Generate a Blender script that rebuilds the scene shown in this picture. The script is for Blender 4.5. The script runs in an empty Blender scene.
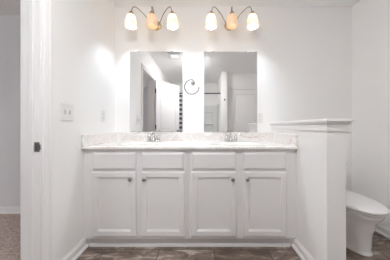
import bpy, bmesh, math, random
from mathutils import Vector, Matrix
S = bpy.context.scene
COL = S.collection
PI = math.pi
rnd = random.Random(4)

# ------------------------------------------------------------------ camera
cd = bpy.data.cameras.new('camera')
cd.sensor_fit = 'HORIZONTAL'
cd.sensor_width = 36.0
cd.lens = 16.0
cd.shift_x = -7.0 / 390
cd.shift_y = -3.5 / 390
cd.clip_start = 0.02
EYE = 1.047
cam = bpy.data.objects.new('camera', cd)
cam.location = (0, 0, EYE)
cam.rotation_euler = (PI / 2, 0, 0)
COL.objects.link(cam)
S.camera = cam

# ------------------------------------------------------------------ world, light, exposure
SKY = 5.2            # daylight outside the bedroom window
BULB = 11.5          # lit bulbs of the vanity lights
BULB_DIM = 0.55       # the middle bulbs
FILL_LAMP = 102.0     # glowing bowl of the added ceiling fill light
FAN_LAMP = 0.45      # lens of the ceiling fan light
w = bpy.data.worlds.new('daylight')
S.world = w
w.use_nodes = True
bgn = w.node_tree.nodes['Background']
bgn.inputs[0].default_value = (0.92, 0.95, 1.0, 1)
bgn.inputs[1].default_value = SKY
pl = bpy.data.lights.new('window_portal', 'AREA')
pl.shape = 'RECTANGLE'; pl.size = 1.5; pl.size_y = 1.3
pl.cycles.is_portal = True
po = bpy.data.objects.new('window_portal', pl)
po.location = (-3.45, -2.05, 1.45)
po.rotation_euler = (PI / 2, 0, 0)     # looks along +y, into the bedroom
COL.objects.link(po)
S.view_settings.view_transform = 'Standard'
S.view_settings.look = 'None'
S.view_settings.gamma = 1.0
S.view_settings.use_curve_mapping = False
S.view_settings.exposure = 0.24
S.cycles.use_denoising = True
S.cycles.max_bounces = 24
S.cycles.diffuse_bounces = 12
S.cycles.glossy_bounces = 6
S.cycles.transmission_bounces = 8
S.cycles.sample_clamp_indirect = 6.0
S.cycles.caustics_reflective = False
S.cycles.caustics_refractive = False

# ------------------------------------------------------------------ materials
def mat(name, col, rough=0.5, metal=0.0, spec=0.5, bump=None, emit=None, var=None, coat=0.0):
    m = bpy.data.materials.new(name); m.use_nodes = True
    nt = m.node_tree; b = nt.nodes['Principled BSDF']
    b.inputs['Base Color'].default_value = (*col, 1)
    b.inputs['Roughness'].default_value = rough
    b.inputs['Metallic'].default_value = metal
    b.inputs['Specular IOR Level'].default_value = spec
    b.inputs['Coat Weight'].default_value = coat
    tc = nt.nodes.new('ShaderNodeTexCoord')
    if var:                                    # slight mottling: (scale, amount)
        n = nt.nodes.new('ShaderNodeTexNoise'); n.inputs['Scale'].default_value = var[0]; n.inputs['Detail'].default_value = 4
        r = nt.nodes.new('ShaderNodeMapRange')
        r.inputs['To Min'].default_value = 1 - var[1]; r.inputs['To Max'].default_value = 1 + var[1]
        mx = nt.nodes.new('ShaderNodeMix'); mx.data_type = 'RGBA'; mx.blend_type = 'MULTIPLY'; mx.inputs[0].default_value = 1
        mx.inputs[6].default_value = (*col, 1)
        nt.links.new(tc.outputs['Object'], n.inputs['Vector'])
        nt.links.new(n.outputs['Fac'], r.inputs['Value'])
        nt.links.new(r.outputs[0], mx.inputs[7])
        nt.links.new(mx.outputs[2], b.inputs['Base Color'])
    if bump:                                   # (scale, strength)
        n = nt.nodes.new('ShaderNodeTexNoise'); n.inputs['Scale'].default_value = bump[0]; n.inputs['Detail'].default_value = 3
        bp = nt.nodes.new('ShaderNodeBump'); bp.inputs['Strength'].default_value = bump[1]; bp.inputs['Distance'].default_value = 0.002
        nt.links.new(tc.outputs['Object'], n.inputs['Vector'])
        nt.links.new(n.outputs['Fac'], bp.inputs['Height'])
        nt.links.new(bp.outputs[0], b.inputs['Normal'])
    if emit:
        b.inputs['Emission Color'].default_value = (*emit[0], 1)
        b.inputs['Emission Strength'].default_value = emit[1]
    return m

M = {}
M['wall'] = mat('wall_paint', (0.915, 0.908, 0.902), 0.85, spec=0.2, bump=(140, 0.25))
M['ceiling'] = mat('ceiling_paint', (0.92, 0.915, 0.91), 0.9, spec=0.1, bump=(90, 0.3))
M['bedwall'] = mat('bedroom_paint', (0.80, 0.805, 0.815), 0.9, spec=0.1, bump=(140, 0.25))
M['trim'] = mat('trim_enamel', (0.88, 0.87, 0.87), 0.38, spec=0.4)
M['cab'] = mat('cabinet_enamel', (0.80, 0.785, 0.785), 0.42, spec=0.4, bump=(30, 0.03))
M['kick_shaded'] = mat('toe_kick_shaded_enamel', (0.66, 0.64, 0.64), 0.5, spec=0.3)  # cabinet enamel darkened to paint in the shade under the face frame
M['porcelain'] = mat('porcelain', (0.84, 0.83, 0.825), 0.12, spec=0.5, coat=0.3)
M['seat'] = mat('toilet_seat_plastic', (0.84, 0.83, 0.825), 0.25, spec=0.5)
M['chrome'] = mat('chrome', (0.72, 0.71, 0.71), 0.14, metal=1.0)
M['nickel'] = mat('brushed_nickel', (0.36, 0.345, 0.33), 0.3, metal=1.0)
M['darknickel'] = mat('satin_dark_nickel', (0.13, 0.125, 0.12), 0.35, metal=1.0)
M['brass'] = mat('warm_brass', (0.78, 0.60, 0.36), 0.25, metal=1.0)
M['bronze'] = mat('arm_metal', (0.42, 0.33, 0.25), 0.35, metal=1.0)
M['mirror'] = mat('mirror_silver', (0.93, 0.935, 0.935), 0.0, metal=1.0)
M['mirror_edge'] = mat('mirror_edge', (0.30, 0.32, 0.32), 0.2, metal=0.6)
M['plastic'] = mat('white_plastic', (0.84, 0.83, 0.82), 0.35, spec=0.4)
M['dark'] = mat('dark_slot', (0.06, 0.06, 0.06), 0.6)
M['black'] = mat('black_metal', (0.025, 0.025, 0.025), 0.4, metal=0.6)
M['fan'] = mat('fan_plastic', (0.82, 0.81, 0.80), 0.5)
M['fanlens'] = mat('fan_lens', (0.9, 0.9, 0.88), 0.5, emit=((0.97, 0.98, 1.0), FAN_LAMP))
M['fill_lens'] = mat('frosted_fill_bowl', (0.9, 0.9, 0.9), 0.4, emit=((0.97, 0.985, 1.0), FILL_LAMP))
M['bulb'] = mat('lit_bulb', (1, 1, 1), 0.5, emit=((0.86, 0.945, 1.02), BULB * 60))
M['bulbdim'] = mat('dim_bulb', (1, 1, 1), 0.5, emit=((1.0, 0.68, 0.44), BULB_DIM * 8))
M['acrylic'] = mat('tub_acrylic', (0.80, 0.80, 0.79), 0.2, spec=0.5)
def pane_glass():
    m = bpy.data.materials.new('window_glass'); m.use_nodes = True
    nt = m.node_tree; nt.nodes.clear()
    out = nt.nodes.new('ShaderNodeOutputMaterial'); t = nt.nodes.new('ShaderNodeBsdfTransparent'); g = nt.nodes.new('ShaderNodeBsdfGlossy')
    g.inputs['Roughness'].default_value = 0.0
    x = nt.nodes.new('ShaderNodeMixShader'); x.inputs[0].default_value = 0.06
    nt.links.new(t.outputs[0], x.inputs[1]); nt.links.new(g.outputs[0], x.inputs[2]); nt.links.new(x.outputs[0], out.inputs[0])
    return m
M['glassclear'] = pane_glass()

def shade_glass():
    m = bpy.data.materials.new('alabaster_glass'); m.use_nodes = True
    nt = m.node_tree; nt.nodes.clear()
    out = nt.nodes.new('ShaderNodeOutputMaterial')
    tc = nt.nodes.new('ShaderNodeTexCoord')
    n = nt.nodes.new('ShaderNodeTexNoise'); n.inputs['Scale'].default_value = 22; n.inputs['Detail'].default_value = 4; n.inputs['Distortion'].default_value = 1.5
    r = nt.nodes.new('ShaderNodeValToRGB')
    r.color_ramp.elements[0].position = 0.3; r.color_ramp.elements[0].color = (0.93, 0.79, 0.62, 1)
    r.color_ramp.elements[1].position = 0.7; r.color_ramp.elements[1].color = (0.97, 0.93, 0.85, 1)
    d = nt.nodes.new('ShaderNodeBsdfDiffuse'); t = nt.nodes.new('ShaderNodeBsdfTranslucent')
    g = nt.nodes.new('ShaderNodeBsdfGlossy'); g.inputs['Roughness'].default_value = 0.15
    m1 = nt.nodes.new('ShaderNodeMixShader'); m1.inputs[0].default_value = 0.45
    m2 = nt.nodes.new('ShaderNodeMixShader'); m2.inputs[0].default_value = 0.05
    L = nt.links.new
    L(tc.outputs['Object'], n.inputs['Vector']); L(n.outputs['Fac'], r.inputs[0])
    L(r.outputs[0], d.inputs['Color']); L(r.outputs[0], t.inputs['Color'])
    L(d.outputs[0], m1.inputs[1]); L(t.outputs[0], m1.inputs[2])
    L(m1.outputs[0], m2.inputs[1]); L(g.outputs[0], m2.inputs[2])
    L(m2.outputs[0], out.inputs[0])
    return m
M['shade'] = shade_glass()

def marble():
    m = mat('cultured_marble', (0.82, 0.79, 0.77), 0.18, spec=0.5, coat=0.2)
    nt = m.node_tree; b = nt.nodes['Principled BSDF']
    tc = nt.nodes.new('ShaderNodeTexCoord')
    n = nt.nodes.new('ShaderNodeTexNoise'); n.inputs['Scale'].default_value = 3.2; n.inputs['Detail'].default_value = 7
    n.inputs['Roughness'].default_value = 0.62; n.inputs['Distortion'].default_value = 2.2
    r = nt.nodes.new('ShaderNodeValToRGB')
    e = r.color_ramp.elements
    e[0].position = 0.33; e[0].color = (0.66, 0.56, 0.51, 1)
    e[1].position = 0.44; e[1].color = (0.85, 0.835, 0.82, 1)
    x = r.color_ramp.elements.new(0.53); x.color = (0.76, 0.70, 0.67, 1)
    x = r.color_ramp.elements.new(0.57); x.color = (0.86, 0.85, 0.84, 1)
    nt.links.new(tc.outputs['Object'], n.inputs['Vector']); nt.links.new(n.outputs['Fac'], r.inputs[0])
    nt.links.new(r.outputs[0], b.inputs['Base Color'])
    return m
M['marble'] = marble()

def vinyl():
    m = mat('vinyl_slate_plank', (0.2, 0.17, 0.15), 0.42, spec=0.4)
    nt = m.node_tree; b = nt.nodes['Principled BSDF']; L = nt.links.new
    tc = nt.nodes.new('ShaderNodeTexCoord')
    mp = nt.nodes.new('ShaderNodeMapping'); mp.inputs['Location'].default_value = (0.13, 0.05, 0)
    br = nt.nodes.new('ShaderNodeTexBrick')
    br.offset = 0.5
    br.inputs['Color1'].default_value = (0.0, 0.0, 0.0, 1); br.inputs['Color2'].default_value = (1, 1, 1, 1)
    br.inputs['Mortar'].default_value = (0.5, 0.5, 0.5, 1)
    br.inputs['Scale'].default_value = 1.0
    br.inputs['Brick Width'].default_value = 0.46; br.inputs['Row Height'].default_value = 0.305
    br.inputs['Mortar Size'].default_value = 0.0035; br.inputs['Mortar Smooth'].default_value = 0.3; br.inputs['Bias'].default_value = 0
    n = nt.nodes.new('ShaderNodeTexNoise'); n.inputs['Scale'].default_value = 5; n.inputs['Detail'].default_value = 9
    n.inputs['Roughness'].default_value = 0.72; n.inputs['Distortion'].default_value = 0.7
    m2 = nt.nodes.new('ShaderNodeMapping'); m2.inputs['Scale'].default_value = (1.0, 2.6, 1.0); m2.inputs['Rotation'].default_value = (0, 0, 0.35)
    ad = nt.nodes.new('ShaderNodeMath'); ad.operation = 'MULTIPLY_ADD'; ad.inputs[1].default_value = 0.12
    r = nt.nodes.new('ShaderNodeValToRGB'); e = r.color_ramp.elements
    e[0].position = 0.36; e[0].color = (0.072, 0.050, 0.039, 1)
    e[1].position = 0.74; e[1].color = (0.62, 0.54, 0.48, 1)
    x = e.new(0.50); x.color = (0.155, 0.112, 0.089, 1)
    x = e.new(0.62); x.color = (0.25, 0.195, 0.163, 1)
    mx = nt.nodes.new('ShaderNodeMix'); mx.data_type = 'RGBA'; mx.inputs[7].default_value = (0.07, 0.058, 0.05, 1)
    L(tc.outputs['Object'], mp.inputs[0]); L(mp.outputs[0], br.inputs['Vector']); L(tc.outputs['Object'], m2.inputs[0]); L(m2.outputs[0], n.inputs['Vector'])
    L(br.outputs['Color'], ad.inputs[0]); L(n.outputs['Fac'], ad.inputs[2]); L(ad.outputs[0], r.inputs[0])
    L(r.outputs[0], mx.inputs[6]); L(br.outputs['Fac'], mx.inputs[0]); L(mx.outputs[2], b.inputs['Base Color'])
    return m
M['vinyl'] = vinyl()

def carpet():
    m = mat('carpet_pile', (0.3, 0.25, 0.22), 0.95, spec=0.05)
    nt = m.node_tree; b = nt.nodes['Principled BSDF']; L = nt.links.new
    tc = nt.nodes.new('ShaderNodeTexCoord')
    n = nt.nodes.new('ShaderNodeTexNoise'); n.inputs['Scale'].default_value = 65; n.inputs['Detail'].default_value = 6; n.inputs['Roughness'].default_value = 0.85
    r = nt.nodes.new('ShaderNodeValToRGB'); e = r.color_ramp.elements
    e[0].position = 0.36; e[0].color = (0.27, 0.20, 0.17, 1)
    e[1].position = 0.64; e[1].color = (0.88, 0.74, 0.66, 1)
    bp = nt.nodes.new('ShaderNodeBump'); bp.inputs['Strength'].default_value = 0.8; bp.inputs['Distance'].default_value = 0.01
    L(tc.outputs['Object'], n.inputs['Vector']); L(n.outputs['Fac'], r.inputs[0]); L(r.outputs[0], b.inputs['Base Color'])
    L(n.outputs['Fac'], bp.inputs['Height']); L(bp.outputs[0], b.inputs['Normal'])
    return m
M['carpet'] = carpet()

def curtain_mat():
    m = mat('striped_curtain', (0.8, 0.8, 0.8), 0.9, spec=0.1)
    nt = m.node_tree; b = nt.nodes['Principled BSDF']; L = nt.links.new
    tc = nt.nodes.new('ShaderNodeTexCoord')
    sx = nt.nodes.new('ShaderNodeSeparateXYZ')
    mu = nt.nodes.new('ShaderNodeMath'); mu.operation = 'MULTIPLY'; mu.inputs[1].default_value = 8.0
    fr = nt.nodes.new('ShaderNodeMath'); fr.operation = 'FRACT'
    gt = nt.nodes.new('ShaderNodeMath'); gt.operation = 'GREATER_THAN'; gt.inputs[1].default_value = 0.5
    mx = nt.nodes.new('ShaderNodeMix'); mx.data_type = 'RGBA'
    mx.inputs[6].default_value = (0.60, 0.60, 0.60, 1); mx.inputs[7].default_value = (0.10, 0.10, 0.105, 1)
    L(tc.outputs['Object'], sx.inputs[0]); L(sx.outputs[2], mu.inputs[0]); L(mu.outputs[0], fr.inputs[0]); L(fr.outputs[0], gt.inputs[0])
    L(gt.outputs[0], mx.inputs[0]); L(mx.outputs[2], b.inputs['Base Color'])
    return m
M['curtain'] = curtain_mat()

# ------------------------------------------------------------------ mesh helpers
def bx(bm, x0, x1, y0, y1, z0, z1, bev=0.0, seg=2):
    ret = bmesh.ops.create_cube(bm, size=1.0)
    vs = ret['verts']
    for v in vs:
        v.co = Vector((x0 + (v.co.x + .5) * (x1 - x0), y0 + (v.co.y + .5) * (y1 - y0), z0 + (v.co.z + .5) * (z1 - z0)))
    if bev > 0:
        es = list({e for v in vs for e in v.link_edges})
        bmesh.ops.bevel(bm, geom=es, offset=bev, segments=seg, profile=0.5, affect='EDGES')

def loft(bm, rings, cap0=True, cap1=True, closed=False):
    R = [[bm.verts.new(p) for p in ring] for ring in rings]
    n = len(R[0])
    pairs = list(zip(R[:-1], R[1:])) + ([(R[-1], R[0])] if closed else [])
    for a, b in pairs:
        for i in range(n):
            j = (i + 1) % n
            bm.faces.new((a[i], a[j], b[j], b[i]))
    if cap0 and not closed: bm.faces.new(list(reversed(R[0])))
    if cap1 and not closed: bm.faces.new(R[-1])
    return R

def lathe(bm, prof, c=(0, 0, 0), n=24, axis='z', cap0=False, cap1=False, mtx=None):
    rings = []
    for r, h in prof:
        ring = []
        for i in range(n):
            a = 2 * PI * i / n
            if axis == 'z': p = Vector((r * math.cos(a), r * math.sin(a), h))
            elif axis == 'y': p = Vector((r * math.cos(a), h, -r * math.sin(a)))
            else: p = Vector((h, r * math.cos(a), r * math.sin(a)))
            if mtx: p = mtx @ p
            ring.append(p + Vector(c))
        rings.append(ring)
    return loft(bm, rings, cap0, cap1)

def tube(bm, pts, r, n=10, cap=True):
    pts = [Vector(p) for p in pts]
    rr = r if isinstance(r, (list, tuple)) else [r] * len(pts)
    rings = []; up = None
    for i, p in enumerate(pts):
        t = (pts[min(i + 1, len(pts) - 1)] - pts[max(i - 1, 0)]).normalized()
        if up is None:
            up = Vector((0, 0, 1)) if abs(t.z) < 0.9 else Vector((1, 0, 0))
        u = (up - t * up.dot(t)).normalized(); v = t.cross(u); up = u
        rings.append([p + (u * math.cos(2 * PI * k / n) + v * math.sin(2 * PI * k / n)) * rr[i] for k in range(n)])
    loft(bm, rings, cap, cap)

def bez(p, n=16):
    """Catmull-Rom through the points."""
    P = [Vector(q) for q in p]; P = [2 * P[0] - P[1]] + P + [2 * P[-1] - P[-2]]
    out = []
    for i in range(1, len(P) - 2):
        for k in range(n):
            t = k / n
            a, b, c, d = P[i - 1], P[i], P[i + 1], P[i + 2]
            out.append(0.5 * ((2 * b) + (c - a) * t + (2 * a - 5 * b + 4 * c - d) * t * t + (3 * b - a - 3 * c + d) * t ** 3))
    out.append(P[-2])
    return out

def prism(bm, prof, f, a0, a1):
    """Extrude a 2-D profile from a0 to a1; f(a, u, v) -> point."""
    loft(bm, [[f(a0, u, v) for u, v in prof], [f(a1, u, v) for u, v in prof]])

def obj(name, bm, m, parent=None, smooth=False, loc=None, origin=None):
    bmesh.ops.recalc_face_normals(bm, faces=bm.faces)
    if origin:
        bmesh.ops.translate(bm, verts=bm.verts, vec=-Vector(origin))
    me = bpy.data.meshes.new(name)
    bm.to_mesh(me); bm.free()
    ms = m if isinstance(m, (list, tuple)) else [m]
    for k in ms: me.materials.append(k)
    if smooth:
        for p in me.polygons: p.use_smooth = True
        me.set_sharp_from_angle(angle=math.radians(40))
    o = bpy.data.objects.new(name, me); COL.objects.link(o)
    if origin: o.location = origin
    if loc: o.location = loc
    if parent: o.parent = parent
    return o

def part(name, bm, m, root, smooth=False, label=None):
    """Bmesh coordinates are in the root's own frame."""
    o = obj(name, bm, m, root, smooth)
    if label: o['label'] = label
    return o

def tag(o, label, cat, group=None, kind=None):
    o['label'] = label; o['category'] = cat
    if group: o['group'] = group
    if kind: o['kind'] = kind
    return o

def thing(name, label, cat, loc=(0, 0, 0), rz=0, group=None):
    o = bpy.data.objects.new(name, None); COL.objects.link(o)
    o.empty_display_size = 0.1
    o.location = loc; o.rotation_euler = (0, 0, rz)
    return tag(o, label, cat, group)

def struct(name, bm, m, label, cat, smooth=False, origin=None):
    o = obj(name, bm, m, None, smooth, origin=origin)
    return tag(o, label, cat, None, 'structure')

def dup(root, loc, label, rz=None):
    r = root.copy(); COL.objects.link(r); r.location = loc; r['label'] = label
    if rz is not None: r.rotation_euler = (0, 0, rz)
    for ch in list(root.children):
        c = ch.copy(); COL.objects.link(c); c.parent = r
        for g in list(ch.children):
            d = g.copy(); COL.objects.link(d); d.parent = c
    return r

NB = bmesh.new

# ------------------------------------------------------------------ room dimensions (metres; camera at x=0, y=0)
XL, XR, YB = -1.02, 1.765, 2.04          # bathroom left wall, right wall, mirror wall
YS, YD = -1.54, -0.57                    # shower back wall, closet door wall
ZC, ZCB = 2.457, 2.40                    # ceilings
HX0, HX1, HY = 0.812, 0.935, 1.125       # half wall
DY0, DY1, DZ = 0.38, 1.09, 2.04          # bedroom doorway
BX, BY0, BY1 = -4.6, -2.0, 2.10          # bedroom
T = 0.112
WL = XL - T

# floors, ceilings
b = NB(); bx(b, XL - 0.06, XR + T, YS - T, YB + T, -0.1, 0)
struct('floor', b, M['vinyl'], 'brown grey slate pattern vinyl floor of the bathroom', 'floor')
b = NB(); bx(b, BX - T, XL - 0.06, BY0 - T, BY1 + T, -0.1, 0.004)
struct('floor_bedroom', b, M['carpet'], 'brown beige carpet beyond the doorway', 'carpet')
b = NB(); bx(b, XL - 0.06, XR + T, YS - T, YB + T, ZC, ZC + 0.1)
struct('ceiling', b, M['ceiling'], 'white bathroom ceiling', 'ceiling')
b = NB(); bx(b, BX - T, XL - 0.06, BY0 - T, BY1 + T, ZCB, ZCB + 0.157)
struct('ceiling_bedroom', b, M['ceiling'], 'bedroom ceiling seen through the doorway', 'ceiling')

# walls
b = NB(); bx(b, XL - 0.06, XR + T, YB, YB + T, 0, ZC)
struct('wall_back', b, M['wall'], 'white wall behind the two mirrors', 'wall')
b = NB()
bx(b, WL, XL, YS - T, DY0 - 0.02, 0, ZC); bx(b, WL, XL, DY1 + 0.02, YB, 0, ZC); bx(b, WL, XL, DY0 - 0.02, DY1 + 0.02, DZ + 0.02, ZC)
struct('wall_left', b, M['wall'], 'white left wall with the bedroom doorway', 'wall')
b = NB(); bx(b, XR, XR + T, YD - T, YB, 0, ZC)
struct('wall_right', b, M['wall'], 'white right wall beside the toilet', 'wall')
b = NB(); bx(b, XL, 0.505, YS - T, YS, 0, ZC)
struct('wall_shower', b, M['wall'], 'wall behind the shower, seen in the mirrors', 'wall')
b = NB(); bx(b, 0.505, 0.645, YS - T, -0.41, 0, ZC)
struct('wall_stub', b, M['wall'], 'narrow wall end beside the shower, seen in the right mirror', 'wall')
CD0, CD1 = 0.775, 1.545
b = NB()
bx(b, 0.645, CD0 - 0.02, YD - T, YD, 0, ZC); bx(b, CD1 + 0.02, XR, YD - T, YD, 0, ZC); bx(b, CD0 - 0.02, CD1 + 0.02, YD - T, YD, DZ + 0.02, ZC)
struct('wall_front', b, M['wall'], 'wall with the closed closet door, seen in the right mirror', 'wall')
b = NB(); bx(b, HX0, HX1, HY, YB, 0, 1.074)
struct('wall_half', b, M['wall'], 'white half height wall between vanity and toilet', 'wall')
# bedroom shell
b = NB(); bx(b, BX - T, WL, BY1, BY1 + T, 0, ZCB)
struct('wall_bedroom_back', b, M['bedwall'], 'blue grey bedroom wall beyond the doorway', 'wall')
b = NB(); bx(b, BX - T, BX, BY0 - T, BY1, 0, ZCB)
struct('wall_bedroom_left', b, M['bedwall'], 'side wall of the bedroom', 'wall')
b = NB()
bx(b, BX, -4.20, BY0 - T, BY0, 0, ZCB); bx(b, -2.70, WL, BY0 - T, BY0, 0, ZCB)
bx(b, -4.20, -2.70, BY0 - T, BY0, 0, 0.8); bx(b, -4.20, -2.70, BY0 - T, BY0, 2.1, ZCB)
struct('wall_bedroom_front', b, M['bedwall'], 'bedroom wall with the window', 'wall')
b = NB(); bx(b, WL - 0.008, WL - 0.0005, BY0, DY0 - 0.08, 0, ZCB); bx(b, WL - 0.008, WL - 0.0005, DY1 + 0.08, BY1, 0, ZCB); bx(b, WL - 0.008, WL - 0.0005, DY0 - 0.08, DY1 + 0.08, DZ + 0.08, ZCB)
struct('wall_bedroom_right', b, M['bedwall'], 'bedroom side of the doorway wall', 'wall')
b = NB()
for x in (-4.20, -3.48, -2.76): bx(b, x, x + 0.06, BY0 - 0.09, BY0 - 0.03, 0.8, 2.1)
for z in (0.8, 1.42, 2.04): bx(b, -4.14, -3.48, BY0 - 0.09, BY0 - 0.03, z, z + 0.06); bx(b, -3.42, -2.76, BY0 - 0.09, BY0 - 0.03, z, z + 0.06)
win = struct('window_1', b, M['trim'], 'white framed bedroom window', 'window')
b = NB(); bx(b, -4.14, -2.76, BY0 - 0.063, BY0 - 0.057, 0.86, 2.04)
part('window_pane', b, M['glassclear'], win)

# baseboards
BB = [(0, 0), (0.030, 0), (0.030, 0.006), (0.027, 0.013), (0.021, 0.018), (0.0145, 0.020), (0.0140, 0.060), (0.010, 0.068), (0.006, 0.074), (0.004, 0.083), (0, 0.083)]
def bb_y(bm, x, s, y0, y1): prism(bm, BB, lambda a, u, v: Vector((x + s * u, a, v)), y0, y1)
def bb_x(bm, y, s, x0, x1): prism(bm, BB, lambda a, u, v: Vector((a, y + s * u, v)), x0, x1)
b = NB(); bb_y(b, XL, 1, DY1 + 0.075, 1.52); bb_y(b, XL, 1, -0.78, DY0 - 0.075)
struct('baseboard_left', b, M['trim'], 'white baseboard along the left wall', 'baseboard')
b = NB(); bb_y(b, XR, -1, YD, YB)
struct('baseboard_right', b, M['trim'], 'white baseboard along the right wall', 'baseboard')
b = NB(); bb_x(b, YB, -1, HX1 + 0.030, XR - 0.030)
struct('baseboard_back', b, M['trim'], 'white baseboard behind the toilet', 'baseboard')
b = NB(); bb_y(b, HX0, -1, HY, 1.52); bb_y(b, HX1, 1, HY, YB)
struct('baseboard_half_wall', b, M['trim'], 'white baseboard along the half wall', 'baseboard')
b = NB(); bb_x(b, YD, 1, 0.645, CD0 - 0.075); bb_x(b, YD, 1, CD1 + 0.075, XR - 0.030)
struct('baseboard_front', b, M['trim'], 'white baseboard beside the closet door', 'baseboard')
b = NB(); prism(b, BB, lambda a, u, v: Vector((a, BY1 - u, 0.004 + v * 0.9)), BX, WL - 0.008)
struct('baseboard_bedroom', b, M['trim'], 'white baseboard along the bedroom wall', 'baseboard')

# door casings: a moulded profile mitred around three sides
CAS = [(0, 0), (0, 0.008), (0.003, 0.011), (0.009, 0.012), (0.012, 0.007), (0.016, 0.007), (0.020, 0.011), (0.034, 0.015), (0.042, 0.017), (0.046, 0.011), (0.049, 0.011), (0.053, 0.019), (0.065, 0.020), (0.070, 0.016), (0.070, 0)]
def casing(bm, a0, a1, zt, f):
    path = [((a0, 0), (-1, 0)), ((a0, zt), (-1, 1)), ((a1, zt), (1, 1)), ((a1, 0), (1, 0))]
    rings = [[f(p[0] + d[0] * u, p[1] + d[1] * u, v) for u, v in CAS] for p, d in path]
    loft(bm, rings)
b = NB(); casing(b, DY0 - 0.006, DY1 + 0.006, DZ + 0.006, lambda a, z, v: Vector((XL + v, a, z)))
struct('trim_1', b, M['trim'], 'white moulded casing around the bedroom doorway', 'door casing')
b = NB(); casing(b, DY0 - 0.006, DY1 + 0.006, DZ + 0.006, lambda a, z, v: Vector((WL - 0.008 - v, a, max(z, 0.004))))
struct('trim_2', b, M['trim'], 'casing on the bedroom side of the doorway', 'door casing')
b = NB(); casing(b, CD0 - 0.006, CD1 + 0.006, DZ + 0.006, lambda a, z, v: Vector((a, YD + v, z)))
struct('trim_3', b, M['trim'], 'white casing around the closet door', 'door casing')
# jambs
b = NB()
X0, X1 = WL - 0.008, XL
bx(b, X0, X1, DY1, DY1 + 0.02, 0, DZ + 0.02); bx(b, X0, X1, DY0 - 0.02, DY0, 0, DZ + 0.02); bx(b, X0, X1, DY0, DY1, DZ, DZ + 0.02)
SX0, SX1 = -1.085, -1.054
bx(b, SX0, SX1, DY1 - 0.011, DY1, 0, DZ, 0.003); bx(b, SX0, SX1, DY0, DY0 + 0.011, 0, DZ, 0.003); bx(b, SX0, SX1, DY0 + 0.011, DY1 - 0.011, DZ - 0.011, DZ, 0.003)
jamb = struct('trim_4', b, M['trim'], 'white door jamb with stop strip in the bedroom doorway', 'door jamb')
b = NB()
bx(b, -1.0520, -1.0205, DY1 - 0.0028, DY1 - 0.0003, 0.888, 0.948, 0.001)
bx(b, -1.0215, -1.013, DY1 - 0.0045, DY1 - 0.002, 0.902, 0.934, 0.001)
sp = part('strike_plate', b, M['darknickel'], jamb, label='brushed metal strike plate on the jamb')
b = NB(); bx(b, -1.046, -1.032, DY1 - 0.0034, DY1 - 0.0026, 0.900, 0.936)
part('latch_hole', b, M['dark'], sp)
b = NB()
bx(b, CD0 - 0.02, CD0, YD - T, YD, 0, DZ + 0.02); bx(b, CD1, CD1 + 0.02, YD - T, YD, 0, DZ + 0.02); bx(b, CD0, CD1, YD - T, YD, DZ, DZ + 0.02)
bx(b, CD0, CD0 + 0.011, YD - 0.10, YD - 0.055, 0, DZ); bx(b, CD1 - 0.011, CD1, YD - 0.10, YD - 0.055, 0, DZ); bx(b, CD0, CD1, YD - 0.10, YD - 0.055, DZ - 0.011, DZ)
struct('trim_5', b, M['trim'], 'jamb of the closet door', 'door jamb')

def panel_slab(bm, w, h, t, panels, depth=0.012, slope=0.026, both=True):
    """Slab x 0..w, y 0..t, z 0..h whose faces carry sunk panels [(x0, x1, z0, z1)] with sloped borders."""
    xs = sorted({0, w} | {p for q in panels for p in q[:2]}); zs = sorted({0, h} | {p for q in panels for p in q[2:]})
    def face(y, s):
        V = {}
        def vert(x, z, yy):
            k = (round(x, 5), round(z, 5), round(yy, 5))
            if k not in V: V[k] = bm.verts.new((x, yy, z))
            return V[k]
        for i in range(len(xs) - 1):
            for j in range(len(zs) - 1):
                x0, x1, z0, z1 = xs[i], xs[i + 1], zs[j], zs[j + 1]
                pan = any(abs(p[0] - x0) < 1e-6 and abs(p[1] - x1) < 1e-6 and abs(p[2] - z0) < 1e-6 and abs(p[3] - z1) < 1e-6 for p in panels)
                o = [vert(x0, z0, y), vert(x1, z0, y), vert(x1, z1, y), vert(x0, z1, y)]
                if not pan: bm.faces.new(o); continue
                prev = o
                for off, dy in ((slope * 0.25, depth), (slope * 0.6, depth), (slope, depth * 0.45)):
                    nx = [vert(x0 + off, z0 + off, y + s * dy), vert(x1 - off, z0 + off, y + s * dy), vert(x1 - off, z1 - off, y + s * dy), vert(x0 + off, z1 - off, y + s * dy)]
                    for k in range(4): bm.faces.new((prev[k], prev[(k + 1) % 4], nx[(k + 1) % 4], nx[k]))
                    prev = nx
                bm.faces.new(prev)
        return V
    face(0, 1)
    if both: face(t, -1)
    else: bm.faces.new([bm.verts.new(p) for p in ((0, t, 0), (w, t, 0), (w, t, h), (0, t, h))])
    # edges
    for p in (((0, 0, 0), (0, t, 0), (0, t, h), (0, 0, h)), ((w, 0, 0), (w, t, 0), (w, t, h), (w, 0, h)),
              ((0, 0, 0), (w, 0, 0), (w, t, 0), (0, t, 0)), ((0, 0, h), (w, 0, h), (w, t, h), (0, t, h))):
        bm.faces.new([bm.verts.new(q) for q in p])

def door_knob(bm, x, z, y, s):
    lathe(bm, [(0.0, 0.0), (0.032, 0.0), (0.032, 0.006), (0.012, 0.010), (0.011, 0.030), (0.024, 0.036), (0.028, 0.048), (0.024, 0.060), (0.0, 0.064)],
          n=20, axis='y', mtx=Matrix.Translation((x, y, z)) @ Matrix.Diagonal((1, s, 1, 1)))

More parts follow.
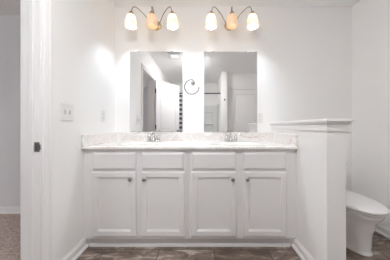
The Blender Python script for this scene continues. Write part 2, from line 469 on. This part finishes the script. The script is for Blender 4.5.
# bedroom door, swung wide open into the bathroom
DW = 0.703
b = NB(); panel_slab(b, DW, 2.02, 0.035, [(0.11, DW - 0.11, 0.22, 0.80), (0.11, DW - 0.11, 0.97, 1.90)])
d1 = obj('door_1', b, M['trim']); tag(d1, 'white two panel bedroom door swung open, seen in the left mirror', 'door', None, 'structure')
d1.location = (-0.996, DY0 + 0.004, 0.012); d1.rotation_euler = (0, 0, math.atan2(-0.58, 0.42))
for z in (0.22, 1.03, 1.79):
    b = NB(); bx(b, -0.002, 0.0, 0.002, 0.034, z - 0.045, z + 0.045)
    lathe(b, [(0.0, z - 0.046), (0.0065, z - 0.046), (0.0065, z + 0.046), (0.0, z + 0.046)], c=(-0.007, 0.038, 0), n=10)
    bx(b, -0.006, 0.002, 0.0345, 0.037, z - 0.045, z + 0.045)
    o = obj('hinge', b, M['darknickel'], d1); o['label'] = 'brushed metal door hinge'
for y, s in ((0.035, 1), (0.0, -1)):
    b = NB(); door_knob(b, DW - 0.06, 0.92, y, s); o = obj('door_knob', b, M['nickel'], d1, True)
# closet door
CW = CD1 - CD0 - 0.006
b = NB(); panel_slab(b, CW, 2.02, 0.035, [(0.115, CW - 0.115, 0.22, 0.80), (0.115, CW - 0.115, 0.97, 1.90)])
d2 = obj('door_2', b, M['trim']); tag(d2, 'closed white two panel door, seen in the right mirror', 'door', None, 'structure')
d2.location = (CD1 - 0.003, YD - 0.017, 0.012); d2.rotation_euler = (0, 0, PI)
b = NB(); door_knob(b, 0.06, 0.92, 0.0, -1); obj('door_knob', b, M['nickel'], d2, True)

# half wall cap: board, cove and apron, mitred round the free end
b = NB()
bx(b, HX0 - 0.027, HX1 + 0.030, HY - 0.030, YB, 1.078, 1.096, 0.004)
APR = [(0, 1.018), (0.008, 1.018), (0.008, 1.058), (0.011, 1.062), (0.019, 1.070), (0.022, 1.078), (0, 1.078)]
rings = [[Vector((HX0 - u, YB, z)) for u, z in APR], [Vector((HX0 - u, HY - u, z)) for u, z in APR],
         [Vector((HX1 + u, HY - u, z)) for u, z in APR], [Vector((HX1 + u, YB, z)) for u, z in APR]]
loft(b, rings)
struct('trim_6', b, M['trim'], 'white moulded cap along the top of the half wall', 'wall cap')

# ------------------------------------------------------------------ vanity cabinets
FY = 1.49                       # face frame front
def cabinet(name_label, x0, x1, drawers, doors, filler, knobs, rail):
    t = thing('vanity_cabinet', name_label, 'cabinet', ((x0 + x1) / 2, 1.77, 0), 0, 'white vanity cabinets under the countertop')
    ox, oy = (x0 + x1) / 2, 1.77
    def P(bm): bmesh.ops.translate(bm, verts=bm.verts, vec=(-ox, -oy, 0)); return bm
    b = NB()
    bx(b, x0, x0 + 0.016, FY + 0.02, YB - 0.004, 0.10, 0.85); bx(b, x1 - 0.016, x1, FY + 0.02, YB - 0.004, 0.10, 0.85)
    bx(b, x0 + 0.016, x1 - 0.016, FY + 0.02, YB - 0.004, 0.10, 0.116); bx(b, x0 + 0.016, x1 - 0.016, YB - 0.012, YB - 0.004, 0.116, 0.85)
    # face frame
    sx = [x0, doors[0][0] + 0.012, doors[0][1] - 0.012, doors[1][0] + 0.012, doors[1][1] - 0.012, x1]
    for i in (0, 2, 4): bx(b, sx[i], sx[i + 1], FY, FY + 0.02, 0.081, 0.852, 0.0012, 1)
    for i in (1, 3):
        bx(b, sx[i], sx[i + 1], FY, FY + 0.02, 0.081, 0.122); bx(b, sx[i], sx[i + 1], FY, FY + 0.02, 0.645, 0.705); bx(b, sx[i], sx[i + 1], FY, FY + 0.02, 0.81, 0.852)
    part('carcass', P(b), M['cab'], t)
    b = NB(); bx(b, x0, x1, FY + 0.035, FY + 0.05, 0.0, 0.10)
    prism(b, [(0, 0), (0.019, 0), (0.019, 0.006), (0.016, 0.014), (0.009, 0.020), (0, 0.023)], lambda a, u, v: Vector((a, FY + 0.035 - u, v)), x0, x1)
    part('toe_kick', P(b), M['kick_shaded'], t)
    b = NB(); bx(b, filler[0], filler[1], FY + 0.005, FY + 0.02, 0.081, 0.852); bx(b, filler[0], filler[1], FY + 0.036, FY + 0.05, 0.0, 0.081)
    part('filler_strip', P(b), M['cab'], t)
    for (a, c) in drawers:
        b = NB()
        z0, z1 = 0.679, 0.825
        rg = [[(a, FY - 0.0005, z0), (c, FY - 0.0005, z0), (c, FY - 0.0005, z1), (a, FY - 0.0005, z1)]]
        for off, y in ((0, FY - 0.012), (0.003, FY - 0.014), (0.012, FY - 0.019), (0.015, FY - 0.021)):
            rg.append([(a + off, y, z0 + off), (c - off, y, z0 + off), (c - off, y, z1 - off), (a + off, y, z1 - off)])
        loft(b, rg)
        part('drawer_front', P(b), M['cab'], t)
    for (a, c), kx in zip(doors, knobs):
        b = NB(); w_, h_ = c - a, 0.661 - 0.113
        # rounded outer edge, flat frame, beaded step, sunk centre panel
        def R(off, y): return [(a + off, y, 0.113 + off), (c - off, y, 0.113 + off), (c - off, y, 0.661 - off), (a + off, y, 0.661 - off)]
        loft(b, [R(0, FY - 0.0005), R(0, FY - 0.016), R(0.003, FY - 0.019), R(0.006, FY - 0.021), R(0.044, FY - 0.021), R(0.0455, FY - 0.0165), R(0.051, FY - 0.016), R(0.053, FY - 0.010), R(0.058, FY - 0.009)])
        d = part('door', P(b), M['cab'], t)
        b = NB()
        lathe(b, [(0.0, 0.0), (0.010, 0.0), (0.010, -0.002), (0.006, -0.005), (0.0055, -0.012), (0.012, -0.016), (0.0165, -0.021), (0.0165, -0.025), (0.012, -0.029), (0.0, -0.030)],
              c=(kx, FY - 0.021, 0.603), n=20, axis='y')
        k = obj('knob', P(b), M['nickel'], d, True); k['label'] = 'round brushed nickel knob'
    return t
cabinet('white two door vanity cabinet at the left, against the left wall', -0.985, -0.1205, [(-0.930, -0.566), (-0.513, -0.150)],
        [(-0.934, -0.562), (-0.516, -0.147)], (XL + 0.002, -0.985), (-0.604, -0.486), None)
cabinet('white two door vanity cabinet at the right, against the half wall', -0.1185, 0.768, [(-0.086, 0.288), (0.352, 0.716)],
        [(-0.090, 0.291), (0.349, 0.719)], (0.768, HX0 - 0.002), (0.259, 0.382), None)

# ------------------------------------------------------------------ countertop with two moulded basins
CY0, CY1, CZ0, CZ1 = 1.46, 2.038, 0.853, 0.8785
CX0, CX1 = XL + 0.0015, HX0 - 0.0015
ct = thing('vanity_countertop', 'white veined countertop with two moulded sinks across both cabinets', 'countertop', ((CX0 + CX1) / 2, 1.75, CZ0))
OFF = Vector(((CX0 + CX1) / 2, 1.75, CZ0))
def PC(bm): bmesh.ops.translate(bm, verts=bm.verts, vec=-OFF); return bm
SINKS = [(-0.54, 1.70), (0.32, 1.70)]
RX, RY, NS = 0.228, 0.150, 64
XM = (SINKS[0][0] + SINKS[1][0]) / 2
def ell(cx, cy, rx, ry, z, p=2.4):
    out = []
    for i in range(NS):
        a = 2 * PI * i / NS; c, s = math.cos(a), math.sin(a)
        out.append(Vector((cx + rx * math.copysign(abs(c) ** (2 / p), c), cy + ry * math.copysign(abs(s) ** (2 / p), s), z)))
    return out
def rect_ring(cx, cy, x0, x1, y0, y1, z):
    ring = []
    for i in range(NS):
        a = 2 * PI * i / NS; dx, dy = math.cos(a), math.sin(a)
        tx = ((x1 if dx > 0 else x0) - cx) / dx if abs(dx) > 1e-9 else 1e9
        ty = ((y1 if dy > 0 else y0) - cy) / dy if abs(dy) > 1e-9 else 1e9
        k = min(tx, ty); ring.append(Vector((cx + dx * k, cy + dy * k, z)))
    for cor in ((x0, y0), (x1, y0), (x1, y1), (x0, y1)):          # snap the nearest sample onto each corner
        i = min(range(NS), key=lambda q: (ring[q].x - cor[0]) ** 2 + (ring[q].y - cor[1]) ** 2)
        ring[i] = Vector((cor[0], cor[1], z))
    return ring
b = NB()
for (sx, sy), (x0, x1) in zip(SINKS, ((CX0, XM), (XM, CX1))):
    e = 0.012
    loft(b, [ell(sx, sy, RX, RY, CZ0), rect_ring(sx, sy, x0, x1, CY0 + 0.003, CY1, CZ0), rect_ring(sx, sy, x0, x1, CY0, CY1, CZ0 + 0.004),
             rect_ring(sx, sy, x0, x1, CY0, CY1, CZ1 - e), rect_ring(sx, sy, x0, x1, CY0 + e * 0.3, CY1, CZ1 - e * 0.3), rect_ring(sx, sy, x0, x1, CY0 + e, CY1, CZ1), ell(sx, sy, RX + 0.012, RY + 0.012, CZ1), ell(sx, sy, RX, RY, CZ1 - 0.004)], False, False)
part('slab', PC(b), M['marble'], ct)
for sx, sy in SINKS:
    b = NB()
    rg = [ell(sx, sy, RX, RY, CZ1 - 0.004)]
    for k, z in ((0.975, -0.02), (0.93, -0.05), (0.84, -0.085), (0.68, -0.112), (0.45, -0.126), (0.2, -0.132), (0.1, -0.134)):
        rg.append(ell(sx, sy + (1 - k) * 0.02, RX * k, RY * k, CZ1 - 0.004 + z, 2.4 if k > 0.5 else 2))
    loft(b, rg, False, False)
    o = part('sink_basin', PC(b), M['marble'], ct, True)
    so = o.modifiers.new('thick', 'SOLIDIFY'); so.thickness = 0.006; so.offset = 1
    b = NB(); lathe(b, [(0.0, 0.0), (0.024, 0.0), (0.022, 0.004), (0.014, 0.005), (0.0, 0.002)], c=(sx, sy + 0.018, CZ1 - 0.139), n=20)
    obj('drain', PC(b), M['chrome'], o, True)
b = NB(); bx(b, CX0, CX1, YB - 0.021, YB - 0.0015, CZ1, 0.977, 0.003)
part('backsplash', PC(b), M['marble'], ct)
b = NB(); bx(b, CX0, CX0 + 0.019, CY0, YB - 0.021, CZ1, 0.977, 0.003)
part('side_splash', PC(b), M['marble'], ct)
b = NB(); bx(b, CX1 - 0.019, CX1, CY0, YB - 0.021, CZ1, 0.977, 0.003)
part('side_splash', PC(b), M['marble'], ct)

# ------------------------------------------------------------------ faucets
fc = thing('faucet', 'chrome two handle faucet at the left sink', 'faucet', (-0.535, 1.925, CZ1 + 0.0006), 0, 'chrome faucets on the vanity countertop')
b = NB()
rg = []
for z, k in ((0, 1.0), (0.010, 1.0), (0.016, 0.94), (0.019, 0.82)):
    ring = []
    for i in range(40):
        a = 2 * PI * i / 40; c, s = math.cos(a), math.sin(a)
        ring.append(Vector((0.052 * math.copysign(1, c) * (1 if abs(c) > 1e-6 else 0) + 0.028 * k * c, 0.028 * k * s, z)))
    rg.append(ring)
loft(b, rg)
part('base_plate', b, M['chrome'], fc, True)
b = NB()
tube(b, bez([(0, 0, 0.015), (0, 0, 0.055), (0, -0.012, 0.088), (0, -0.045, 0.106), (0, -0.085, 0.100), (0, -0.108, 0.078)], 8),
     [0.0165 - 0.0055 * i / 40 for i in range(41)], 14)
lathe(b, [(0.022, 0.015), (0.021, 0.022), (0.017, 0.030)], n=18, cap0=True, cap1=True)
part('spout', b, M['chrome'], fc, True)
b = NB(); tube(b, [(0, 0.022, 0.017), (0, 0.022, 0.060)], 0.0028, 8); lathe(b, [(0.0, 0.058), (0.006, 0.060), (0.007, 0.066), (0.0, 0.070)], c=(0, 0.022, 0), n=12)
part('lift_rod', b, M['chrome'], fc, True)
for s in (-1, 1):
    b = NB()
    lathe(b, [(0.0, 0.016), (0.021, 0.016), (0.021, 0.022), (0.016, 0.030), (0.0145, 0.050), (0.018, 0.056), (0.017, 0.064), (0.010, 0.070), (0.0, 0.072)], c=(0.052 * s, 0, 0), n=20)
    tube(b, [(0.052 * s, 0, 0.064), (0.062 * s, -0.004, 0.072), (0.082 * s, -0.008, 0.082), (0.094 * s, -0.010, 0.085)], [0.009, 0.0075, 0.006, 0.0055], 10)
    part('handle', b, M['chrome'], fc, True)
dup(fc, (0.322, 1.925, CZ1 + 0.0006), 'chrome two handle faucet at the right sink')

# ------------------------------------------------------------------ mirrors
def mirror(label, x0, x1):
    z0, z1 = 0.983, 1.925
    t = thing('mirror', label, 'mirror', ((x0 + x1) / 2, YB, z0), 0, 'frameless mirrors above the sinks')
    hw = (x1 - x0) / 2; h = z1 - z0
    b = NB(); bx(b, -hw, hw, -0.006, -0.0012, 0, h)
    part('backing', b, M['mirror_edge'], t)
    b = NB()
    def R(o, y): return [(-hw + o, y, o), (hw - o, y, o), (hw - o, y, h - o), (-hw + o, y, h - o)]
    loft(b, [R(0.0015, -0.0061), R(0.0015, -0.0068), R(0.003, -0.0075)])
    part('mirror_glass', b, M['mirror'], t)
    for cx in (-hw + 0.105, hw - 0.125):
        for z, s in ((h, 1), (0, -1)):
            b = NB(); bx(b, cx - 0.009, cx + 0.009, -0.010, -0.0078, z - 0.008, z + 0.008) ; bx(b, cx - 0.009, cx + 0.009, -0.0078, -0.0005, min(z + 0.0005 * s, z + 0.005 * s), max(z + 0.0005 * s, z + 0.005 * s))
            part('mirror_clip', b, M['chrome'], t)
    return t
mirror('frameless mirror above the left sink', -0.845, -0.229)
mirror('frameless mirror above the right sink', 0.0235, 0.6475)

# ------------------------------------------------------------------ vanity lights
def vanity_light(label, x, z):
    t = thing('vanity_light', label, 'wall light', (x, YB, z), 0, 'three shade wall lights above the mirrors')
    b = NB()
    lathe(b, [(0.0, -0.034), (0.012, -0.034), (0.018, -0.030), (0.036, -0.024), (0.050, -0.014), (0.054, -0.006), (0.056, -0.0008), (0.0, -0.0008)], n=36, axis='y')
    part('backplate', b, M['brass'], t, True)
    D = -0.205
    for k, (sx, tilt) in enumerate(((-0.220, -0.015), (0.0, 0.0), (0.214, 0.03))):
        b = NB()
        top = Vector((sx, D, 0.028))
        if sx == 0: pts = [(0, -0.028, 0.0), (0, -0.075, 0.012), (0, -0.130, 0.062), (0, -0.180, 0.092), (0, D - 0.002, 0.080), (0, D, 0.022)]
        else:
            s = math.copysign(1, sx); A = abs(sx)
            pts = [(s * 0.018, -0.026, 0.004), (s * 0.055, -0.075, 0.004), (s * A * 0.48, -0.130, 0.050), (s * A * 0.76, D + 0.03, 0.092), (s * (A - 0.018), D + 0.004, 0.082), (sx, D, 0.022)]
        tube(b, bez(pts, 10), 0.0048, 10)
        part('arm', b, M['bronze'], t, True)
        R = Matrix.Translation((sx, D, 0.028)) @ Matrix.Rotation(-tilt, 4, 'Y')
        b = NB(); lathe(b, [(0.0, 0.012), (0.010, 0.010), (0.017, 0.0), (0.026, -0.012), (0.028, -0.024), (0.0, -0.024)], n=24, mtx=R)
        part('socket_cup', b, M['bronze'], t, True)
        b = NB()
        prof = [(0.020, -0.0245), (0.030, -0.028), (0.039, -0.040), (0.047, -0.060), (0.053, -0.085), (0.0575, -0.115), (0.059, -0.138), (0.0575, -0.150), (0.0545, -0.157)]
        inn = [(r - 0.003, h + 0.001) for r, h in reversed(prof)]
        lathe(b, prof + inn, n=36, mtx=R)
        sh = part('glass_shade', b, M['shade'], t, True)
        b = NB()
        lathe(b, [(0.0, -0.104), (0.011, -0.102), (0.019, -0.097), (0.024, -0.088), (0.0255, -0.079), (0.024, -0.068), (0.019, -0.056), (0.013, -0.046), (0.012, -0.030)], n=16, mtx=R)
        bo = obj('bulb', b, [M['plastic'], M['bulbdim'] if k == 1 else M['bulb']], sh, True)
        for p in bo.data.polygons:                      # the glass of the bulb gives light, its neck does not
            zz = (R.inverted() @ p.center).z
            p.material_index = 1 if zz < -0.052 else 0
    return t
vanity_light('vanity light with three amber glass shades above the left mirror', -0.530, 2.230)
vanity_light('vanity light with three amber glass shades above the right mirror', 0.318, 2.230)

# ------------------------------------------------------------------ towel ring
tr = thing('towel_ring', 'silver open towel ring on the wall between the mirrors', 'towel ring', (-0.105, YB, 1.560))
b = NB(); lathe(b, [(0.0, -0.0008), (0.026, -0.0008), (0.026, -0.006), (0.020, -0.011), (0.011, -0.016), (0.010, -0.040), (0.014, -0.046), (0.014, -0.056), (0.0, -0.059)], n=24, axis='y')
part('wall_post', b, M['chrome'], tr, True)
b = NB()
cx, cz, R_ = -0.012, -0.058, 0.083
pts = [Vector((cx + R_ * math.cos(a), -0.050, cz + R_ * math.sin(a))) for a in [math.radians(72 + 288 * i / 44) for i in range(45)]]
pts = [Vector((0.006, -0.050, 0.004))] + pts[1:]
tube(b, pts, 0.0052, 10)
part('ring', b, M['darknickel'], tr, True)

# ------------------------------------------------------------------ switch and outlets
def plate(bm, w_, h_):
    def R(o, y): return [(-w_ / 2 + o, y, -h_ / 2 + o), (w_ / 2 - o, y, -h_ / 2 + o), (w_ / 2 - o, y, h_ / 2 - o), (-w_ / 2 + o, y, h_ / 2 - o)]
    loft(bm, [R(0, -0.0006), R(0, -0.003), R(0.003, -0.006), R(0.006, -0.0065)])
sw = thing('light_switch', 'white double toggle switch plate on the left wall', 'light switch', (XL, 1.308, 1.155), PI / 2)
b = NB(); plate(b, 0.125, 0.130); part('cover_plate', b, M['plastic'], sw)
for k, x in enumerate((-0.024, 0.024)):
    b = NB(); bx(b, x - 0.006, x + 0.006, -0.0072, -0.0064, -0.013, 0.013); s_ = part('toggle_slot', b, M['dark'], sw)
    b = NB(); s2 = 1 if k == 0 else -1
    loft(b, [[(x - 0.0042, -0.0070, -0.008), (x + 0.0042, -0.0070, -0.008), (x + 0.0042, -0.0070, 0.008), (x - 0.0042, -0.0070, 0.008)],
             [(x - 0.0036, -0.0200, -0.004 + 0.008 * s2), (x + 0.0036, -0.0200, -0.004 + 0.008 * s2), (x + 0.0036, -0.0200, 0.004 + 0.008 * s2), (x - 0.0036, -0.0200, 0.004 + 0.008 * s2)]])
    part('toggle', b, M['plastic'], sw)
def outlet(label, loc, rz):
    t = thing('electrical_outlet', label, 'outlet', loc, rz, 'white outlets above the backsplash')
    b = NB(); plate(b, 0.074, 0.122); part('cover_plate', b, M['plastic'], t)
    for z in (0.022, -0.022):
        b = NB(); lathe(b, [(0.0, -0.0085), (0.0155, -0.0085), (0.0165, -0.0064), (0.0, -0.0064)], c=(0, 0, z), n=20, axis='y')
        s_ = part('socket', b, M['plastic'], t)
        b = NB()
        bx(b, -0.0075, -0.0053, -0.0089, -0.0084, z - 0.001, z + 0.008); bx(b, 0.0053, 0.0075, -0.0089, -0.0084, z - 0.001, z + 0.008); bx(b, -0.002, 0.002, -0.0089, -0.0084, z - 0.009, z - 0.005)
        obj('slots', b, M['dark'], s_)
    return t
outlet('white outlet on the left wall near the corner', (XL, 1.785, 1.155), PI / 2)
outlet('white outlet on the back wall beside the right mirror', (0.682, YB, 1.148), 0)

# ------------------------------------------------------------------ toilet
tx = 1.349
to = thing('toilet', 'white toilet with closed lid behind the half wall', 'toilet', (tx, 1.68, 0))
def egg(hw, yf, yb, z, n=48, p=2.15):
    yc = yb - min(hw * 1.15, (yb - yf) * 0.45)
    out = []
    for i in range(n):
        a = 2 * PI * i / n; c, s = math.cos(a), math.sin(a)
        ry = (yb - yc) if s > 0 else (yc - yf)
        pp = 2.6 if s > 0 else p
        out.append(Vector((hw * math.copysign(abs(c) ** (2 / pp), c), yc + ry * math.copysign(abs(s) ** (2 / pp), s) - 1.68, z * 0.893)))
    return out
b = NB()
loft(b, [egg(.136, 1.395, 1.94, 0), egg(.136, 1.395, 1.94, .012), egg(.128, 1.405, 1.94, .025), egg(.127, 1.400, 1.935, .09), egg(.127, 1.398, 1.92, .15), egg(.130, 1.392, 1.90, .20), egg(.142, 1.375, 1.88, .25),
         egg(.150, 1.372, 1.865, .30), egg(.170, 1.338, 1.86, .345), egg(.178, 1.322, 1.86, .375), egg(.179, 1.320, 1.86, .388), egg(.174, 1.326, 1.855, .394), egg(.120, 1.38, 1.80, .394), egg(.10, 1.42, 1.72, .33), egg(.05, 1.5, 1.65, .24)])
bx(b, -0.185, 0.185, 1.80 - 1.68, 2.015 - 1.68, 0.325, 0.351, 0.008)
part('bowl', b, M['porcelain'], to, True)
b = NB()
loft(b, [egg(.168, 1.328, 1.80, .3990), egg(.170, 1.325, 1.80, .402), egg(.184, 1.308, 1.80, .406), egg(.185, 1.307, 1.80, .414), egg(.172, 1.325, 1.80, .4165), egg(.118, 1.38, 1.74, .4165), egg(.114, 1.385, 1.735, .3990)], closed=True)
part('seat', b, M['seat'], to, True)
b = NB()
loft(b, [egg(.166, 1.330, 1.80, .4180), egg(.170, 1.325, 1.80, .423), egg(.187, 1.301, 1.80, .426), egg(.189, 1.299, 1.80, .437), egg(.184, 1.306, 1.795, .4445), egg(.165, 1.335, 1.785, .4495), egg(.11, 1.42, 1.75, .453), egg(.03, 1.56, 1.68, .454)])
bx(b, -0.10, 0.10, 1.785 - 1.68, 1.825 - 1.68, 0.3525, 0.385, 0.006)
part('lid', b, M['seat'], to, True)
def rr(hx, y0, y1, z, r=0.035, n=6):
    out = []
    for cx_, cy_, a0 in ((hx - r, y1 - r, 0), (-hx + r, y1 - r, 90), (-hx + r, y0 + r, 180), (hx - r, y0 + r, 270)):
        for i in range(n + 1):
            a = math.radians(a0 + 90 * i / n); out.append(Vector((cx_ + r * math.cos(a), cy_ + r * math.sin(a) - 1.68, z)))
    return out
b = NB()
loft(b, [rr(.165, 1.862, 2.012, .3515), rr(.172, 1.856, 2.016, .37), rr(.180, 1.848, 2.018, .50), rr(.187, 1.842, 2.019, .635)])
part('tank', b, M['porcelain'], to, True)
b = NB()
loft(b, [rr(.190, 1.838, 2.022, .636), rr(.198, 1.830, 2.024, .642), rr(.198, 1.830, 2.024, .660), rr(.193, 1.836, 2.020, .669), rr(.17, 1.86, 2.0, .672)])
part('tank_lid', b, M['porcelain'], to, True)
b = NB(); lathe(b, [(0.0, 0.0), (0.012, 0.0), (0.012, -0.008), (0.0, -0.012)], c=(-0.125, 1.8425 - 1.68, 0.595), n=14, axis='y')
tube(b, [(-0.125, 1.836 - 1.68, 0.595), (-0.105, 1.828 - 1.68, 0.591), (-0.065, 1.826 - 1.68, 0.585)], [0.006, 0.005, 0.006], 8)
part('flush_lever', b, M['chrome'], to, True)
for s in (-1, 1):
    b = NB(); lathe(b, [(0.013, 0.0), (0.013, 0.008), (0.009, 0.014), (0.0, 0.016)], c=(0.110 * s, 1.62 - 1.68, 0.018), n=14)
    part('bolt_cap', b, M['seat'], to, True)

# ------------------------------------------------------------------ shower side of the room (seen in the mirrors)
tub = thing('bathtub', 'white bathtub with rear surround, seen in the mirrors', 'bathtub', (-0.257, -1.16, 0))
TX = 0.757
b = NB()
def tr_(x0, x1, y0, y1, z, r=0.03):
    out = []
    for cx_, cy_, a0 in ((x1 - r, y1 - r, 0), (x0 + r, y1 - r, 90), (x0 + r, y0 + r, 180), (x1 - r, y0 + r, 270)):
        for i in range(6):
            a = math.radians(a0 + 90 * i / 5); out.append(Vector((cx_ + r * math.cos(a), cy_ + r * math.sin(a), z)))
    return out
loft(b, [tr_(-TX, TX, -0.375, 0.375, 0, .01), tr_(-TX, TX, -0.375, 0.375, 0.43, .01), tr_(-TX + .01, TX - .01, -0.365, 0.365, 0.44, .01), tr_(-TX + .07, TX - .07, -0.30, 0.29, 0.44, .09),
         tr_(-TX + .09, TX - .09, -0.28, 0.27, 0.40, .09), tr_(-TX + .16, TX - .14, -0.23, 0.22, 0.12, .09), tr_(-TX + .2, TX - .2, -0.18, 0.17, 0.09, .08)])
part('tub_basin', b, M['acrylic'], tub, True)
b = NB()
bx(b, -TX, TX, -0.378, -0.362, 0.44, 1.72, 0.004)
bx(b, -TX, -TX + 0.014, -0.362, 0.30, 0.44, 1.72, 0.004); bx(b, TX - 0.014, TX, -0.362, 0.30, 0.44, 1.72, 0.004)
part('surround_panel', b, M['acrylic'], tub)
b = NB()
bx(b, 0.10, 0.62, -0.362, -0.30, 1.50, 1.525, 0.006); bx(b, 0.10, 0.62, -0.362, -0.285, 1.12, 1.145, 0.006)
bx(b, 0.10, 0.13, -0.362, -0.32, 0.70, 1.52, 0.006); bx(b, 0.59, 0.62, -0.362, -0.32, 0.70, 1.52, 0.006)
part('shelf_moulding', b, M['acrylic'], tub)
rod = thing('curtain_rod', 'black shower curtain rod, seen in the mirrors', 'curtain rod', (-0.2575, -0.745, 1.965))
b = NB(); tube(b, [(-0.757, 0, 0), (0.757, 0, 0)], 0.0135, 14); part('rod', b, M['black'], rod, True)
for s in (-1, 1):
    b = NB(); lathe(b, [(0.0, s * 0.7615), (0.030, s * 0.7615), (0.028, s * 0.750), (0.014, s * 0.742), (0.0, s * 0.742)], n=20, axis='x'); part('end_flange', b, M['black'], rod, True)
cu = thing('shower_curtain', 'gathered black and white striped shower curtain, seen in the left mirror', 'shower curtain', (-0.78, -0.745, 0.30))
b = NB(); NC = 80
prev = None
for zi in range(9):
    z = 0 + 1.625 * zi / 8
    row = []
    for i in range(NC + 1):
        u = i / NC
        row.append(b.verts.new((-0.20 + 0.43 * u, 0.030 * math.sin(u * 2 * PI * 8) * (1 - 0.15 * zi / 8), z)))
    if prev:
        for i in range(NC): b.faces.new((prev[i], prev[i + 1], row[i + 1], row[i]))
    prev = row
cl = part('cloth', b, M['curtain'], cu, True)
sd = cl.modifiers.new('thick', 'SOLIDIFY'); sd.thickness = 0.002; sd.offset = 0
for k in range(8):
    b = NB(); xk = -0.175 + 0.052 * k
    tube(b, [Vector((xk, 0.0, 1.665)) + Vector((0, 0.022 * math.cos(a), 0.045 * math.sin(a) - 0.018)) for a in [2 * PI * i / 18 for i in range(19)]], 0.002, 6)
    part('curtain_ring', b, M['black'], cu, True)
hk = thing('robe_hook', 'small dark robe hook on the narrow wall end, seen in the right mirror', 'hook', (0.585, -0.41, 1.735), PI)
b = NB(); lathe(b, [(0.0, -0.0008), (0.020, -0.0008), (0.020, -0.008), (0.010, -0.012), (0.0, -0.012)], n=18, axis='y'); part('hook_plate', b, M['darknickel'], hk, True)
b = NB(); tube(b, bez([(0, -0.010, 0), (0, -0.035, -0.012), (0, -0.052, 0.004), (0, -0.055, 0.022)], 6), 0.006, 8); part('hook_arm', b, M['darknickel'], hk, True)
# exhaust fan with light
fn = thing('exhaust_fan', 'square white ceiling fan light, seen in the left mirror', 'ceiling fan light', (-0.535, 0.66, ZC))
b = NB()
def R4(o, z): return [(-0.13 + o, -0.13 + o, z), (0.13 - o, -0.13 + o, z), (0.13 - o, 0.13 - o, z), (-0.13 + o, 0.13 - o, z)]
loft(b, [R4(0, -0.0008), R4(0, -0.012), R4(0.02, -0.030), R4(0.045, -0.034), R4(0.048, -0.030)])
for k in range(3):
    for s in (-1, 1):
        y = s * (0.093 + 0.009 * k); bx(b, -0.075, 0.075, y - 0.0025, y + 0.0025, -0.036, -0.030)
part('grille', b, M['fan'], fn)
b = NB(); loft(b, [R4(0.055, -0.0305), R4(0.058, -0.038), R4(0.07, -0.042)])
part('light_lens', b, M['fanlens'], fn)
# added fill light on the ceiling, out of view of camera and mirrors
cl_ = thing('added_fill_light', 'added round fill light on the bathroom ceiling, unseen', 'added fill light', (-0.18, 0.26, ZC))
b = NB(); lathe(b, [(0.0, -0.0008), (0.155, -0.0008), (0.160, -0.010), (0.152, -0.022), (0.145, -0.024), (0.0, -0.024)], n=40); part('fill_base', b, M['nickel'], cl_, True)
b = NB(); lathe(b, [(0.142, -0.0245), (0.138, -0.038), (0.118, -0.054), (0.080, -0.064), (0.03, -0.068), (0.0, -0.0685)], n=32); part('fill_bowl', b, M['fill_lens'], cl_, True)
